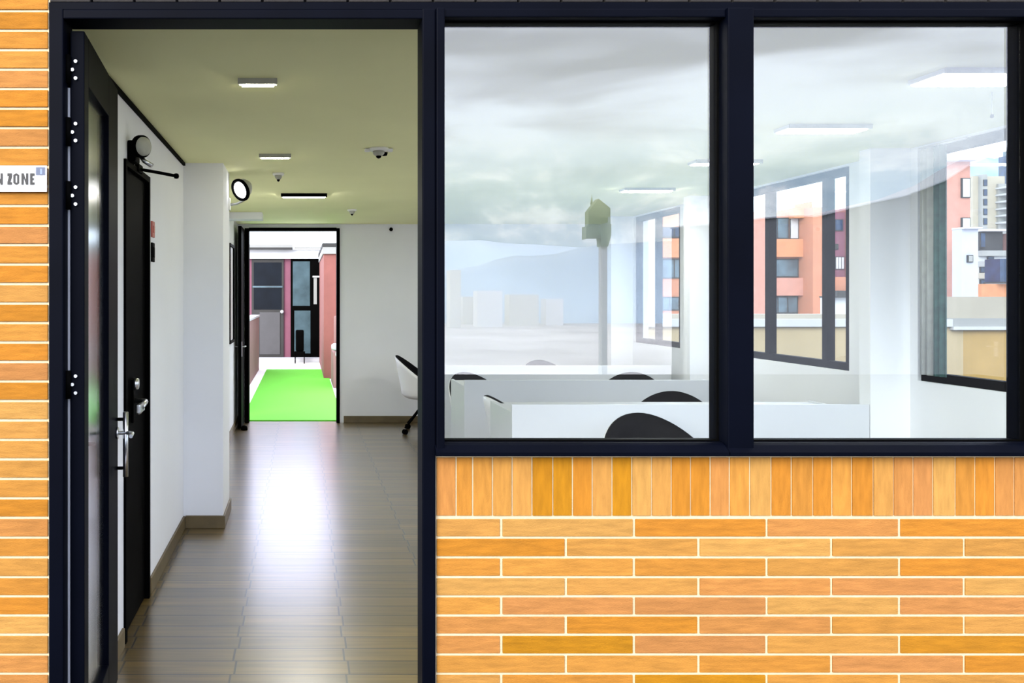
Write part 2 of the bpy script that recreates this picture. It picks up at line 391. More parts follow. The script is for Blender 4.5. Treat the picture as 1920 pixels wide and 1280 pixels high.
# ================================================================== inner black door in left wall
d2 = empty('door_2', (WL, D2a, 0)); struct(d2, 'tall black door in the left wall')
B('leaf', (-.05, .02, .01), (-.01, D2b-D2a-.02, D2z-.02), M['black2'], d2, .003)
B('frame', (-.06, 0, 0), (.012, .03, D2z), M['black2'], d2); B('frame', (-.06, D2b-D2a-.03, 0), (.012, D2b-D2a, D2z), M['black2'], d2)
B('frame', (-.06, .03, D2z-.03), (.012, D2b-D2a-.03, D2z), M['black2'], d2)
pl = B('lock_plate', (-.01, .20, PZ(748, 1.4)-.11), (.004, .27, PZ(748, 1.4)+.10), M['black2'], d2, .002)
lathe('lock_cylinder', [(.001, 0), (.03, 0), (.026, .022), (.001, .024)], M['steel'], (-.002, .24, 1.175), (1, 0, 0), pl)
k_ = tube('handle', [(0, .25, 1.09), (.045, .25, 1.09), (.055, .24, 1.088), (.058, .12, 1.075)], [.012, .012, .013, .014], M['steel'], d2)
B('handle_grip', (.046, .06, 1.055), (.066, .17, 1.095), M['steel'], k_, .006)
tube('handle_ring', [(.01+.03*math.sin(a), .25, 1.06+.035*math.cos(a)) for a in [math.pi*.1*i for i in range(0, 11)]], .005, M['steel'], d2)

# emergency lamp above the inner door
el = empty('emergency_lamp', (WL, 1.28, 2.31)); tag(el, 'round clear emergency lamp on black bracket above tall black door', 'lamp')
B('housing', (0, -.06, -.07), (.04, .05, .03), M['black2'], el, .01)
lathe('lamp_head', [(.001, 0), (.05, .0), (.062, .02), (.058, .045), (.03, .058), (.001, .06)], M['greyplastic'], (.045, -.02, .005), (.75, -.6, -.1), el, sx=.75, sy=.75)
lathe('rim', [(.060, .0), (.070, .006), (.070, .03), (.060, .034)], M['black2'], (.048, -.022, .005), (.75, -.6, -.1), el, sx=.75, sy=.75)
tube('arm', [(.05, 0, -.03), (.07, -.01, -.06), (.11, -.01, -.085)], .011, M['steel'], el)
# closer arm
ca = empty('door_closer', (WL, 1.45, 2.24)); tag(ca, 'black rod reaching out over tall black door toward the passage', 'door closer')
tube('rod', [(.0, .0, -.0), (.10, .02, -.015), (.19, .04, -.03)], .008, M['black2'], ca)
lathe('rod_end', [(.001, -.014), (.012, -.01), (.014, 0), (.012, .01), (.001, .014)], M['black2'], (.19, .04, -.03), (1, 0, 0), ca)
B('mounting_block', (0, -.05, -.02), (.02, .05, .02), M['black2'], ca, .003)
# wall switches
for py0, py1, m_, nm, lb, ct in ((415, 445, M['red'], 'call_point', 'small red call point on wall above black switch', 'call point'), (455, 491, M['black2'], 'light_switch', 'small black switch on wall below red call point', 'switch')):
    y = 1.845; z0, z1 = PZ(py1, y), PZ(py0, y)
    e_ = empty(nm, (WL, y, 0)); tag(e_, lb, ct)
    B('plate', (0, -.035, z0), (.010, .035, z1), m_, e_, .003); B('button', (.010, -.018, z0+.025), (.014, .018, z1-.025), m_, e_, .001)
# spot lamp at the pier
sp = empty('spot_lamp', (-.55, 3.42, 2.40)); tag(sp, 'oval spot lamp with bright white lens beside the white pier under the ceiling', 'lamp')
ax = Vector((-.55, -.80, -.22)).normalized(); hc = Vector((.095, .0, .0))
lathe('lamp_head', [(.001, .09), (.03, .085), (.055, .06), (.068, .02), (.07, 0), (.001, -.001)], M['greyplastic'], hc, -ax, sp, sx=.95, sy=1.2)
lathe('rim', [(.054, .0), (.074, .0), (.074, .02), (.058, .024)], M['black2'], hc, ax, sp, sx=.95, sy=1.2)
lathe('lens', [(.001, .0), (.056, .0), (.054, .012), (.001, .018)], M['lens'], hc+ax*.003, ax, sp, sx=.93, sy=1.18)
tube('stem', [(0, .03, -.11), (.06, .03, -.10), (.115, .02, -.075), (.10, .02, -.03)], .010, M['steel'], sp)
B('mounting_plate', (0, -.01, -.15), (.012, .055, -.06), M['plastic'], sp, .003)
# shelf like header between pier and far wall
struct(B('trim_4', (WL, 6.2, 2.455), (-.44, 6.45, CZ), M['wall'], None, .003), 'white header box under the ceiling near the far door')

# pin board / framed glass on the left wall at the far end
pb = empty('picture_frame', (WL, 6.3, 0)); tag(pb, 'narrow black framed board on left wall near far doorway', 'picture')
za, zb, yy = 1.08, 2.2, .56
for a, b in (((0, za), (yy, za+.03)), ((0, zb-.03), (yy, zb)), ((0, za+.03), (.03, zb-.03)), ((yy-.03, za+.03), (yy, zb-.03))):
    B('frame_bar', (0, a[0], a[1]), (.03, b[0], b[1]), M['black2'], pb)
B('board', (.002, .03, za+.03), (.012, yy-.03, zb-.03), mat('pale_board', (.5, .5, .48), .4, 0, 5, .1), pb)

# ================================================================== far door frame and open leaf
t5 = empty('trim_5'); struct(t5, 'black steel frame of the far doorway')
for a, b in (((459, 428), (467, 796)), ((631, 428), (637, 796)), ((467, 427), (631, 432.5))):
    B('frame_bar', (PX(a[0], YB), YB-.03, max(0, PZ(b[1], YB))), (PX(b[0], YB), YB+.13, PZ(a[1], YB)), M['black2'], t5, .003)
d3 = empty('door_3', (DX0-.02, YB-.04, 0)); struct(d3, 'narrow black edge of the open far door')
B('leaf', (-.022, -.50, .012), (.018, 0, 2.46), M['black2'], d3, .003)
hh = tube('handle', [(.018, -.44, 1.0), (.06, -.44, 1.0), (.06, -.36, 1.0)], .008, M['steel'], d3)
tube('handle', [(-.022, -.44, 1.0), (-.06, -.44, 1.0), (-.06, -.36, 1.0)], .008, M['steel'], d3)
B('lock_plate', (.018, -.47, .88), (.022, -.42, 1.06), M['steel'], d3)
ds = lathe('door_stop', [(.001, 0), (.04, 0), (.04, .03), (.03, .05), (.001, .06)], M['black2'], (-.70, 7.1, .0)); tag(ds, 'small black rubber door stop on floor behind the far door', 'door stop')

# ================================================================== ceiling fixtures
def linear_light(px0, px1, py, label, grp, dep=.10, glow='lampglow'):
    Y = .93*F/(VY-py)+CAMY; x0, x1 = PX(px0, Y), PX(px1, Y)
    o = empty('ceiling_light', ((x0+x1)/2, Y, CZ)); tag(o, label, 'ceiling light', grp); h = (x1-x0)/2
    B('housing', (-h, -dep/2, -.020), (h, dep/2, 0), M['plastic'], o, .003)
    B('diffuser', (-h+.015, -dep/2+.012, -.026), (h-.015, dep/2-.012, -.020), M[glow], o)
    B('trim_strip', (-h, -dep/2-.008, -.024), (h, -dep/2, -.0), M['greyplastic'], o)
    return o
linear_light(1735, 1925, 140, 'wide ceiling light nearest the facade seen through right window', 'slim ceiling lights over the desks', .2)
linear_light(1465, 1618, 238, 'second ceiling light from the facade, seen whole through right window', 'slim ceiling lights over the desks', .14)
linear_light(1297, 1420, 302, 'ceiling light crossing behind the window mullion', 'slim ceiling lights over the desks', .12)
linear_light(1166, 1260, 354, 'furthest ceiling light over desks, seen through left window', 'slim ceiling lights over the desks', .12, 'farglow')
lf = linear_light(527, 613, 364, 'dark edged slim ceiling light in front of the far doorway', 'slim ceiling lights in the passage', .12, 'farglow')
for c in lf.children:
    if c.name.startswith('trim_strip'): c.data.materials[0] = M['black2']; c.scale = (1, 1, 1.35)
linear_light(447, 520, 150, 'pale slim ceiling light nearest the entrance door', 'slim ceiling lights in the passage', .05, 'passglow')
linear_light(486, 546, 290, 'pale slim ceiling light midway along the passage', 'slim ceiling lights in the passage', .06, 'passglow')
def detector(px, py, r, label, double=False):
    Y = (.93-.03)*F/(VY-py)+CAMY
    o = empty('smoke_detector', (PX(px, Y), Y, CZ)); tag(o, label, 'smoke detector', 'ceiling detectors in the passage')
    lathe('base', [(.001, -.0), (r*1.25, 0), (r*1.25, -.012), (r, -.018), (.001, -.018)], M['plastic'], (0, 0, 0), parent=o)
    lathe('sensor_head', [(.001, -.018), (r*.75, -.018), (r*.7, -.034), (r*.45, -.046), (.001, -.048)], M['greyplastic'], (0, 0, 0), parent=o)
    lathe('sensor_tip', [(.001, -.048), (r*.35, -.048), (r*.25, -.060), (.001, -.064)], M['black2'], (0, 0, 0), parent=o)
    if double:
        lathe('side_sensor', [(.001, -.014), (r*.5, -.018), (r*.4, -.036), (.001, -.04)], M['black2'], (r*.75, .05, 0), parent=o)
        for s in (-1, 1): B('bracket_wing', (s*r*1.1, -.02, -.02), (s*r*1.75, .02, -.004), M['plastic'], o, .004)
detector(710, 287, .05, 'largest ceiling detector with twin dark tips near the entrance post', True)
detector(522, 332, .035, 'small pale ceiling detector beside the passage light')
detector(660, 398, .04, 'greenish grey ceiling detector closest to far doorway')
wc = lathe('wall_sensor', [(.001, 0), (.022, 0), (.024, .02), (.015, .04), (.001, .045)], M['black2'], (PX(733, YB), YB, PZ(430, YB)), (0, -1, 0)); tag(wc, 'tiny black sensor high on far wall right of doorway', 'sensor')
pd = empty('ceiling_sprinkler', (PX(1860, 1.1), 1.1, CZ)); tag(pd, 'tiny sprinkler hanging on thin rod below nearest ceiling light', 'sprinkler')
CY('rod', (0, 0, -.10), (0, 0, 0), .002, M['greyplastic'], pd, n=8)
lathe('nozzle', [(.001, -.115), (.007, -.112), (.006, -.10), (.001, -.098)], M['black2'], (0, 0, 0), parent=pd, n=12)

# ================================================================== desks
def make_desk(y, x0, x1, label):
    o = empty('desk', (x0, y, 0)); tag(o, label, 'desk', 'white desks behind the window')
    wd = x1-x0
    B('front_panel', (0, 0, .02), (wd, .022, .93), M['white'], o, .003)
    B('desktop', (0.022, .022, .845), (wd-.022, .58, .87), M['white'], o, .003)
    B('side_panel', (0, .022, 0), (.022, .58, .88), M['white'], o, .003)
    B('side_panel', (wd-.022, .022, 0), (wd, .58, .88), M['white'], o, .003)
make_desk(2.46, 1.31, 3.545, 'front white desk nearest the facade, reaching the white column')
make_desk(3.93, 1.31, 3.53, 'middle white desk between the front and rear desks')
make_desk(5.31, 1.31, 3.62, 'rear white desk furthest from the facade')

# ================================================================== chairs
def rimh(th):     # th = 0 at the front, pi at the back
    b = (1-math.cos(th))/2
    return .455+.17*min(1, max(0, (b-.12)/.35))**1.2*1.0+.275*(max(0, (b-.40)/.60))**1.25
def shell_bm(off, thick):
    bm = bmesh.new(); n, m_ = 56, 12; rings = []
    prof = [(0, 0), (.12, .0), (.20, .004), (.245, .022), (.27, .055), (.285, .10)]
    for j in range(m_+1):
        t = j/m_; ring = []
        for i in range(n):
            th = 2*math.pi*i/n; H = rimh(th)-.405-off*.3
            if t < .5:
                q = t/.5*4; k = min(int(q), 3); f = q-k; r = prof[k][0]*(1-f)+prof[k+1][0]*f; z = prof[k][1]*(1-f)+prof[k+1][1]*f
                z = min(z, H)
            else:
                f = (t-.5)/.5; r = .27+f*.04+.018*math.sin(f*math.pi)*0; z = min(.055, H)+(max(H, .055)-min(.055, H))*f if H > .055 else H
            r = max(r-off, .001)
            lean = .05*max(0, -math.cos(th))*max(0, z-.1)/.4
            ring.append(bm.verts.new((math.sin(th)*r*1.02, -math.cos(th)*(r+lean)*.95, .405+off*.9+z)))
        rings.append(ring)
    for a, b in zip(rings, rings[1:]):
        for i in range(n): bm.faces.new((a[i], a[(i+1)%n], b[(i+1)%n], b[i])).smooth = True
    bm.faces.new(rings[0][::-1])
    bmesh.ops.remove_doubles(bm, verts=bm.verts, dist=.0004); bmesh.ops.recalc_face_normals(bm, faces=bm.faces)
    return bm
def solid(o, th, off):
    s = o.modifiers.new('thickness', 'SOLIDIFY'); s.thickness = th; s.offset = off
def make_chair():
    o = empty('swivel_chair')
    s = link('shell', shell_bm(0, 0), M['shell'], o); solid(s, .008, 0)
    l = link('lining', shell_bm(.013, 0), M['lining'], o); solid(l, .014, 0)
    lathe('seat_cushion', [(.001, 0), (.18, 0), (.215, .015), (.20, .035), (.001, .045)], M['lining'], (0, 0, .425), parent=o)
    CY('column', (0, 0, .13), (0, 0, .40), .022, M['black2'], o)
    lathe('hub', [(.001, .09), (.04, .09), (.04, .14), (.024, .16), (.001, .16)], M['black2'], (0, 0, 0), parent=o)
    for k in range(4):
        a = math.pi/4+k*math.pi/2; c, s_ = math.cos(a), math.sin(a)
        lg = tube('leg', [(.03*c, .03*s_, .30), (.10*c, .10*s_, .245), (.20*c, .20*s_, .15), (.29*c, .29*s_, .075)], [.014, .015, .013, .011], M['black2'], o)
        for q in (-.013, .013):
            p0 = Vector((.29*c-s_*q, .29*s_+c*q, .030)); d = Vector((-s_, c, 0))
            CY('caster', p0-d*.008, p0+d*.008, .030, M['black2'], lg)
    return o
proto = make_chair()
# (x, y, direction the seat faces measured from -y, label)
R = math.radians
spots = [(2.01, 1.93, 0, 'black lined tub chair nearest the window glass, in front of front desk'),
         (2.60, 3.07, -25, 'black lined tub chair tucked in behind the front desk'),
         (2.92, 4.56, -25, 'black lined tub chair tucked in behind the middle desk'),
         (2.66, 5.98, 10, 'black lined tub chair behind the rear desk, only its top showing'),
         (1.62, 4.56, 25, 'black lined tub chair at left end behind middle desk'),
         (1.63, 3.16, 100, 'white shell chair turned sideways at left end of front desk'),
         (1.44, 6.95, 78, 'white shell swivel chair on casters by far wall, beside the entrance post')]
for i, (x, y, a, lb) in enumerate(spots):
    o = proto if i == 0 else copy_tree(proto)
    o.location = (x, y, 0); o.rotation_euler = (0, 0, R(a)); tag(o, lb, 'chair', 'swivel tub chairs')

# ================================================================== curtain in the near side window
cu = empty('curtain', (WR-.03, 2.2, 0)); tag(cu, 'narrow grey and teal curtain drawn aside in right side window', 'curtain')
def drape(nm, y0, y1, m_):
    bm = bmesh.new(); n = 24; A = []
    for i in range(n+1):
        y = y0+(y1-y0)*i/n; x = .012*math.sin(i/n*math.pi*5)
        A.append((bm.verts.new((x, y, 1.13-.0)), bm.verts.new((x, y, 2.50))))
    for a, b in zip(A, A[1:]): bm.faces.new((a[0], b[0], b[1], a[1])).smooth = True
    o = link(nm, bm, m_, cu); solid(o, .004, 0)
drape('grey_panel', .04, .145, mat('grey_curtain_cloth', (.42, .44, .42), .8, 0, 20, .1))
drape('teal_panel', -.05, .04, mat('teal_curtain_cloth', (.045, .13, .12), .8, 0, 20, .2))
CY('curtain_rail', (0, -.2, 2.505), (0, .15, 2.505), .008, M['steel'], cu)

# ================================================================== sign on the left wall
sg = empty('wall_sign', (0, 0, 0)); tag(sg, 'white sign with black capital letters on brick wall left of entrance', 'sign')
B('plate', (FX(-170), -.018, FZ(361)), (FX(91), -.012, FZ(312)), mat('sign_white', (.92, .92, .96), .4, 0, 4, .01), sg, .0015)
B('corner_badge', (FX(71), -.020, FZ(330)), (FX(88), -.018, FZ(315)), mat('badge_blue', (.03, .05, .11), .4), sg)
B('badge_mark', (FX(79), -.0205, FZ(328)), (FX(83), -.020, FZ(318)), mat('badge_pale', (.12, .17, .30), .4), sg)
ink = mat('sign_ink', (.008, .008, .008), .6)
def letters(ch, px0, px1, py0, py1):
    polys = {'Z': [[(0,1),(1,1),(1,.72),(.68,.24),(1,.24),(1,0),(0,0),(0,.26),(.32,.76),(0,.76)]],
             'O': [[(0,.15),(0,.85),(.38,1),(.38,0)], [(.64,0),(.64,1),(1,.85),(1,.15)], [(.38,.8),(.38,1),(.64,1),(.64,.8)], [(.38,0),(.38,.2),(.64,.2),(.64,0)]],
             'N': [[(0,0),(0,1),(.34,1),(.34,0)], [(.66,0),(.66,1),(1,1),(1,0)], [(.34,1),(.34,.6),(.66,0),(.66,.4)]],
             'E': [[(0,0),(0,1),(.55,1),(.55,0)], [(.55,.78),(.55,1),(1,1),(1,.78)], [(.55,.4),(.55,.6),(.85,.6),(.85,.4)], [(.55,0),(.55,.22),(1,.22),(1,0)]]}[ch]
    bm = bmesh.new()
    for p in polys: prism(bm, [(FX(px0+(px1-px0)*x), FZ(py1+(py0-py1)*z)) for x, z in p], -.0195, -.018)
    link('letter', bm, ink, sg)
for ch, a, b in (('N', -3, 9.5), ('Z', 18, 26.5), ('O', 29, 40), ('N', 44, 57), ('E', 60, 68.5)): letters(ch, a, b, 326.5, 348)

# ================================================================== terrace and city outside
M['pave'] = mat('dark_paving', (.02, .02, .02), .95, 0, 3, .08, .1, 40, spec=.0)
M['patio'] = mat('white_patio_paving', (.82, .82, .80), .7, 0, 3, .05)
M['beige2'] = mat('pale_beige_render', (.26, .25, .21), .9, 0, .5, .1)
KM = .32
M['pink'] = mat('pink_render', (.58, .20, .17), .85, 0, 4, .08, .1, 50)
M['palepink'] = mat('pale_pink_render', (.66, .36, .34), .85, 0, 4, .08)
M['mauve'] = mat('mauve_render', (.48, .16, .26), .85, 0, 4, .08)
KM = .55
M['salmon'] = mat('salmon_brick', (.72, .30, .17), .9, 0, 3, .08, .2, 8)
M['salmon2'] = mat('orange_salmon_brick', (.78, .33, .15), .9, 0, 3, .08)
M['patioglass'] = mat('dark_patio_glass', (.006, .010, .018), .4, 0, 3, .3, spec=.12)
M['pinkbrick'] = mat('dusty_pink_brick', (.70, .34, .26), .9, 0, 3, .08)
M['bglass'] = mat('building_glass', (.10, .17, .22), .15, 0, 1.5, .5, spec=.8)
M['navy'] = mat('navy_glass', (.02, .05, .13), .15, 0, 1.5, .4, spec=.6)
M['conc'] = mat('grey_concrete', (.42, .43, .42), .85, 0, 1, .1)
M['beige'] = mat('beige_render', (.55, .50, .40), .85, 0, 1, .08)
M['ochre'] = mat('ochre_render', (.62, .40, .12), .85, 0, 1.2, .14)
M['sand'] = mat('sand_render', (.66, .52, .30), .85, 0, 1.2, .08)
M['bw'] = mat('building_white', (.76, .78, .82), .8, 0, 1, .05)
M['blueh'] = mat('haze_blue_forest', (.36, .80, 1.25), .95, 0, .05, .4)  # the blue of distance haze is put into the forest colour
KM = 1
M['hillm'] = mat('hazy_blue_hill', (.62, .73, .80), .95, 0, .01, .15)  # aerial haze is put into this pale blue
KM = .6
M['lav'] = mat('lavender_render', (.58, .60, .72), .8, 0, 1, .05)
M['dark'] = mat('dark_roof', (.035, .035, .035), .8, 0, 1, .3)
struct(B('floor', (-14, -14, -.2), (14, 0.0, 0), M['pave']))
bpy.data.objects['floor.001'].name = 'floor_terrace'
struct(B('floor', (WR+.2, 0, -.2), (20, 12.2, -.02), M['pave']))
struct(B('floor', (-4, YB+.12, -.2), (WR+.2, 19, -.005), M['patio']))
KM = 1
tag(B('city_ground', (-1600, -1600, -22), (1600, 1600, -20.02), mat('hazy_city_ground', (.58, .56, .53), .95, 0, .02, .2)), 'wide pale ground of the city spreading below the terrace', 'ground', kind='stuff')  # city haze is put into the pale ground colour

# ---- green mat and patio house seen through the far doorway
gm = B('turf_mat', (PX(500, 15.1)-.0, YB+.14, -.004), (PX(612, 15.1), 15.1, .012), mat('bright_green_turf', (.10, .46, .018), .9, 0, 60, .08, .2, 400)); tag(gm, 'bright green artificial turf mat on white paving beyond far doorway', 'mat')
HY = 17.7
ph = empty('patio_house', (0, HY, 0)); tag(ph, 'mauve house front with two dark doors at end of patio', 'house')
def L_(px, py): return (PX(px, HY), PZ(py, HY))
def hb_(nm, px0, py0, px1, py1, y0, y1, m_, par=None):
    return B(nm, (PX(px0, HY), y0, max(0, PZ(py1, HY))), (PX(px1, HY), y1, PZ(py0, HY)), m_, par or ph)
hb_('wall', 440, 484, 660, 676, 0, .3, M['mauve']); hb_('cornice', 430, 468, 608, 485, -.12, .35, M['bw'])
hb_('roof_beam', 430, 459, 549, 467, -.25, .1, M['conc']); hb_('roof_beam_edge', 430, 465, 549, 469, -.28, -.25, M['dark'])
hb_('gutter', 552, 463, 606, 467, -.2, -.1, M['conc']); hb_('step', 440, 669, 640, 676, -.5, 0, M['bw'])
dl = hb_('door', 472, 485, 532, 669, -.05, .0, M['dark'])
hb_('upper_pane', 476, 492, 528, 535, -.06, -.05, M['patioglass'], dl); hb_('middle_pane', 476, 540, 528, 580, -.06, -.05, M['patioglass'], dl)
hb_('lower_panel', 487, 585, 525, 664, -.065, -.05, mat('grey_door_panel', (.045, .045, .05), .6), dl)
hb_('transom_bar', 474, 536, 530, 539, -.075, -.05, M['bglass'], dl)
kn = bmesh.new(); bmesh.ops.create_uvsphere(kn, u_segments=12, v_segments=8, radius=.045); bmesh.ops.translate(kn, verts=kn.verts, vec=(PX(529, HY), -.11, PZ(584, HY))); link('knob', kn, M['bw'], dl, True)
dr = hb_('door', 545, 485, 605, 669, -.05, 0, M['black2'])
tealg = mat('teal_door_glass', (.045, .075, .09), .4, 0, 4, .25, spec=.1)
hb_('upper_pane', 549, 490, 581, 573, -.06, -.05, tealg, dr); hb_('lower_pane', 552, 582, 582, 662, -.06, -.05, tealg, dr)
hb_('side_pane', 588, 518, 594, 570, -.06, -.05, M['conc'], dr); hb_('bolt', 586, 517, 600, 520, -.09, -.05, M['bw'], dr)
hb_('jamb', 605, 490, 608, 672, -.08, 0, M['palepink'])
bc = empty('garden_chair', (PX(562, 16.9), 16.9, 0)); tag(bc, 'small black high backed chair before the right dark door', 'chair')
B('backrest', (-.10, .10, .28), (.10, .14, .80), M['black2'], bc, .03); B('seat', (-.13, -.18, .24), (.13, .14, .28), M['black2'], bc, .01)
for sx in (-.11, .11):
    for sy in (-.15, .11): CY('leg', (sx, sy, 0), (sx, sy, .24), .012, M['black2'], bc)
def simple(nm, a, b, m_, label, cat): return tag(B(nm, a, b, m_, None, .01), label, cat)
rw = empty('patio_wall', (PX(607, 13.2), 13.2, 0)); tag(rw, 'tall pink wall with grey capping at right of patio', 'wall')
B('wall', (0, 0, 0), (1.2, 3.95, PZ(476, 13.2)), M['pink'], rw); B('capping', (-.02, -.05, PZ(476, 13.2)), (1.2, 3.95, PZ(463, 13.2)), M['conc'], rw)
B('capping_edge', (-.03, -.06, PZ(463, 13.2)), (1.2, 3.95, PZ(456, 13.2)), M['dark'], rw)
lw_ = empty('patio_wall', (-1.12, 8.2, 0)); tag(lw_, 'low pale pink wall along left side of patio', 'wall')
B('wall', (0, 0, 0), (.16, 7.0, 1.17), M['palepink'], lw_); B('capping', (-.02, 0, 1.17), (.175, 7.02, 1.21), M['bw'], lw_)
pr = empty('planter', (.545, 11.6, 0)); tag(pr, 'pale pink planter box with white blooms at right of patio', 'planter')
B('box', (0, 0, 0), (.5, 1.1, .62), M['palepink'], pr, .01); B('back_panel', (.03, .4, .62), (.5, .5, PZ(592, 12)), M['palepink'], pr, .03)
for (dx, dz, r_) in ((.03, .72, .07), (.11, .60, .08), (.16, .76, .06), (.22, .68, .07)):
    bm = bmesh.new(); bmesh.ops.create_icosphere(bm, subdivisions=2, radius=r_)
    for v in bm.verts: v.co *= random.uniform(.88, 1.1)
    bmesh.ops.translate(bm, verts=bm.verts, vec=(dx, .02, dz)); link('bloom', bm, M['bw'], pr)

# ---- parapet and buildings seen through the side windows
PY = 12.0
pp = empty('parapet', (0, PY, 0)); tag(pp, 'long sand and ochre parapet wall outside the side windows', 'wall')
def pb_(nm, px0, py0, px1, py1, y0, y1, m_): B(nm, (PX(px0, PY), y0, PZ(py1, PY)), (PX(px1, PY), y1, PZ(py0, PY)), m_, pp)
pb_('wall', 1150, 612, 1806, 724, 0, .3, M['sand']); pb_('ochre_wall', 1806, 618, 2300, 724, 0, .3, M['ochre'])
pb_('coping', 1150, 598, 1780, 612, -.08, .4, M['bw']); pb_('coping', 1780, 612, 2300, 618, -.1, .4, M['bw'])
pb_('upper_band', 1150, 589, 1780, 598, .1, .5, M['beige']); pb_('upper_band', 1762, 556, 2300, 597, .2, .6, M['beige']); pb_('grey_band', 1780, 597, 2300, 612, .0, .5, M['conc'])
def building(name, label, Y, blocks, wins=(), depth=1.2, cat='building'):
    """blocks: (px0,py0,px1,py1,mat,extra offset toward the viewer); wins: (px0,py0,px1,py1,glass,panes)"""
    o = empty(name, (PX(blocks[0][0], Y), Y, -20)); tag(o, label, cat, 'city buildings beyond the terrace'); ox = o.location.x
    for i, (a, b, c, d, m_, e_) in enumerate(blocks):
        B('block' if i else 'main_block', (PX(a, Y)-ox, -e_, max(0, PZ(d, Y)+20)), (PX(c, Y)-ox, depth, PZ(b, Y)+20), M[m_], o)
    for (a, b, c, d, g, n) in wins:
        e_ = max([bl[5] for bl in blocks if bl[0] <= (a+c)/2 <= bl[2] and bl[1] <= (b+d)/2 <= bl[3]] or [0])
        x0, x1, z0, z1 = PX(a, Y)-ox, PX(c, Y)-ox, PZ(d, Y)+20, PZ(b, Y)+20; t = (x1-x0)*.03+.03
        f = B('window', (x0, -e_-.08, z0), (x1, -e_+.02, z1), M['dark'], o)
        for k in range(n):
            u0 = x0+t+(x1-x0-t)*k/n; u1 = x0+(x1-x0-t)*(k+1)/n
            B('pane', (u0, -e_-.10, z0+t), (u1, -e_-.08, z1-t), M[g], f)
    return o
G0 = 1400   # far below the sills, down at street level
building('apartment_building', 'salmon brick apartment block with three rows of wide windows', 50,
    [(1234, 398, 1535, G0, 'salmon', 0), (1230, 448, 1300, 483, 'salmon2', .4), (1432, 449, 1497, 482, 'salmon2', .5), (1432, 521, 1497, 554, 'pinkbrick', .5), (1497, 393, 1536, G0, 'salmon', 1.5), (1478, 392, 1512, 410, 'salmon2', .6), (1510, 380, 1514, 400, 'salmon2', .5), (1395, 400, 1430, G0, 'pinkbrick', 1.0)],
    [(1434, 408, 1478, 448, 'bglass', 2), (1480, 408, 1496, 448, 'bw', 1), (1437, 485, 1496, 520, 'bglass', 1), (1437, 555, 1495, 588, 'bglass', 3),
     (1236, 425, 1290, 446, 'navy', 2), (1236, 485, 1290, 522, 'bglass', 2), (1236, 556, 1290, 582, 'bglass', 3)])
building('apartment_building', 'pale beige apartment block filling the furthest side window, left of the salmon block', 40, [(1150, 250, 1233, G0, 'beige2', 0), (1196, 250, 1200, G0, 'conc', .2)], depth=1)
building('apartment_building', 'mauve brick house block with small gridded window, right of the salmon block', 60,
    [(1540, 398, 1640, G0, 'mauve', 0), (1584, 390, 1600, G0, 'pink', .6), (1538, 520, 1600, 545, 'salmon', 1.5), (1538, 545, 1600, 556, 'dark', 2)],
    [(1549, 411, 1580, 433, 'navy', 2), (1583, 411, 1600, 431, 'navy', 1), (1562, 457, 1571, 468, 'dark', 1), (1549, 481, 1562, 505, 'bw', 3), (1565, 481, 1582, 505, 'bw', 3)])
building('roof_shed', 'white box shed standing above parapet by the mauve block', 30, [(1556, 558, 1625, 588, 'bw', 0), (1554, 555, 1627, 558, 'dark', .3), (1556, 588, 1640, 620, 'beige', 0)], depth=.6, cat='shed')
building('apartment_building', 'tall pink brick block with grey roof band and two narrow pale windows', 34,
    [(1700, 303, 1819, G0, 'pinkbrick', 0), (1698, 291, 1820, 303, 'lav', .5)],
    [(1801, 334, 1817, 371, 'bw', 1), (1801, 408, 1817, 448, 'bw', 1)], depth=1)
building('annex_building', 'pale lavender annex standing before the pink brick block', 32, [(1803, 428, 1834, G0, 'lav', 0), (1802, 426, 1835, 429, 'bw', .2)], [(1812, 478, 1822, 492, 'conc', 1)], depth=.5)
building('tower_block', 'grey beige tower block with dark stair strip and balconies', 90,
    [(1824, 330, 1884, G0, 'beige', 0), (1834, 328, 1843, G0, 'conc', .6), (1868, 345, 1884, G0, 'conc', .3)]+[(1866, 352+13*k, 1886, 355+13*k, 'bw', 1.8) for k in range(6)],
    [(1835, 338+18*k, 1842, 350+18*k, 'navy', 1) for k in range(5)])
building('tower_block', 'tall blue glass tower at the right of the side window', 110,
    [(1886, 292, 1960, G0, 'navy', 0), (1894, 282, 1960, 292, 'bglass', .5)], [(1889, 300+18*k, 1958, 312+18*k, 'bglass', 4) for k in range(11)])
building('terraced_house', 'dark roofed house with white edge beneath the towers', 48,
    [(1834, 470, 1905, 480, 'conc', .3), (1836, 434, 1880, 471, 'dark', 0), (1834, 430, 1883, 434, 'bw', .4), (1884, 438, 1930, 472, 'palepink', .1), (1834, 480, 1960, G0, 'bw', 0), (1834, 490, 1880, 500, 'conc', .4), (1834, 512, 1880, 522, 'beige', .5)],
    [(1836, 436, 1846, 464, 'navy', 1), (1836, 500, 1846, 511, 'navy', 1), (1850, 500, 1874, 511, 'bglass', 3), (1836, 524, 1846, 532, 'navy', 1), (1850, 481, 1862, 486, 'navy', 1)])
building('glass_pavilion', 'dark navy glazed box at right edge above the orange roof', 42, [(1875, 485, 1960, 528, 'navy', 0), (1873, 528, 1962, 531, 'dark', .3), (1846, 532, 1960, G0, 'salmon2', -.2)], depth=1)

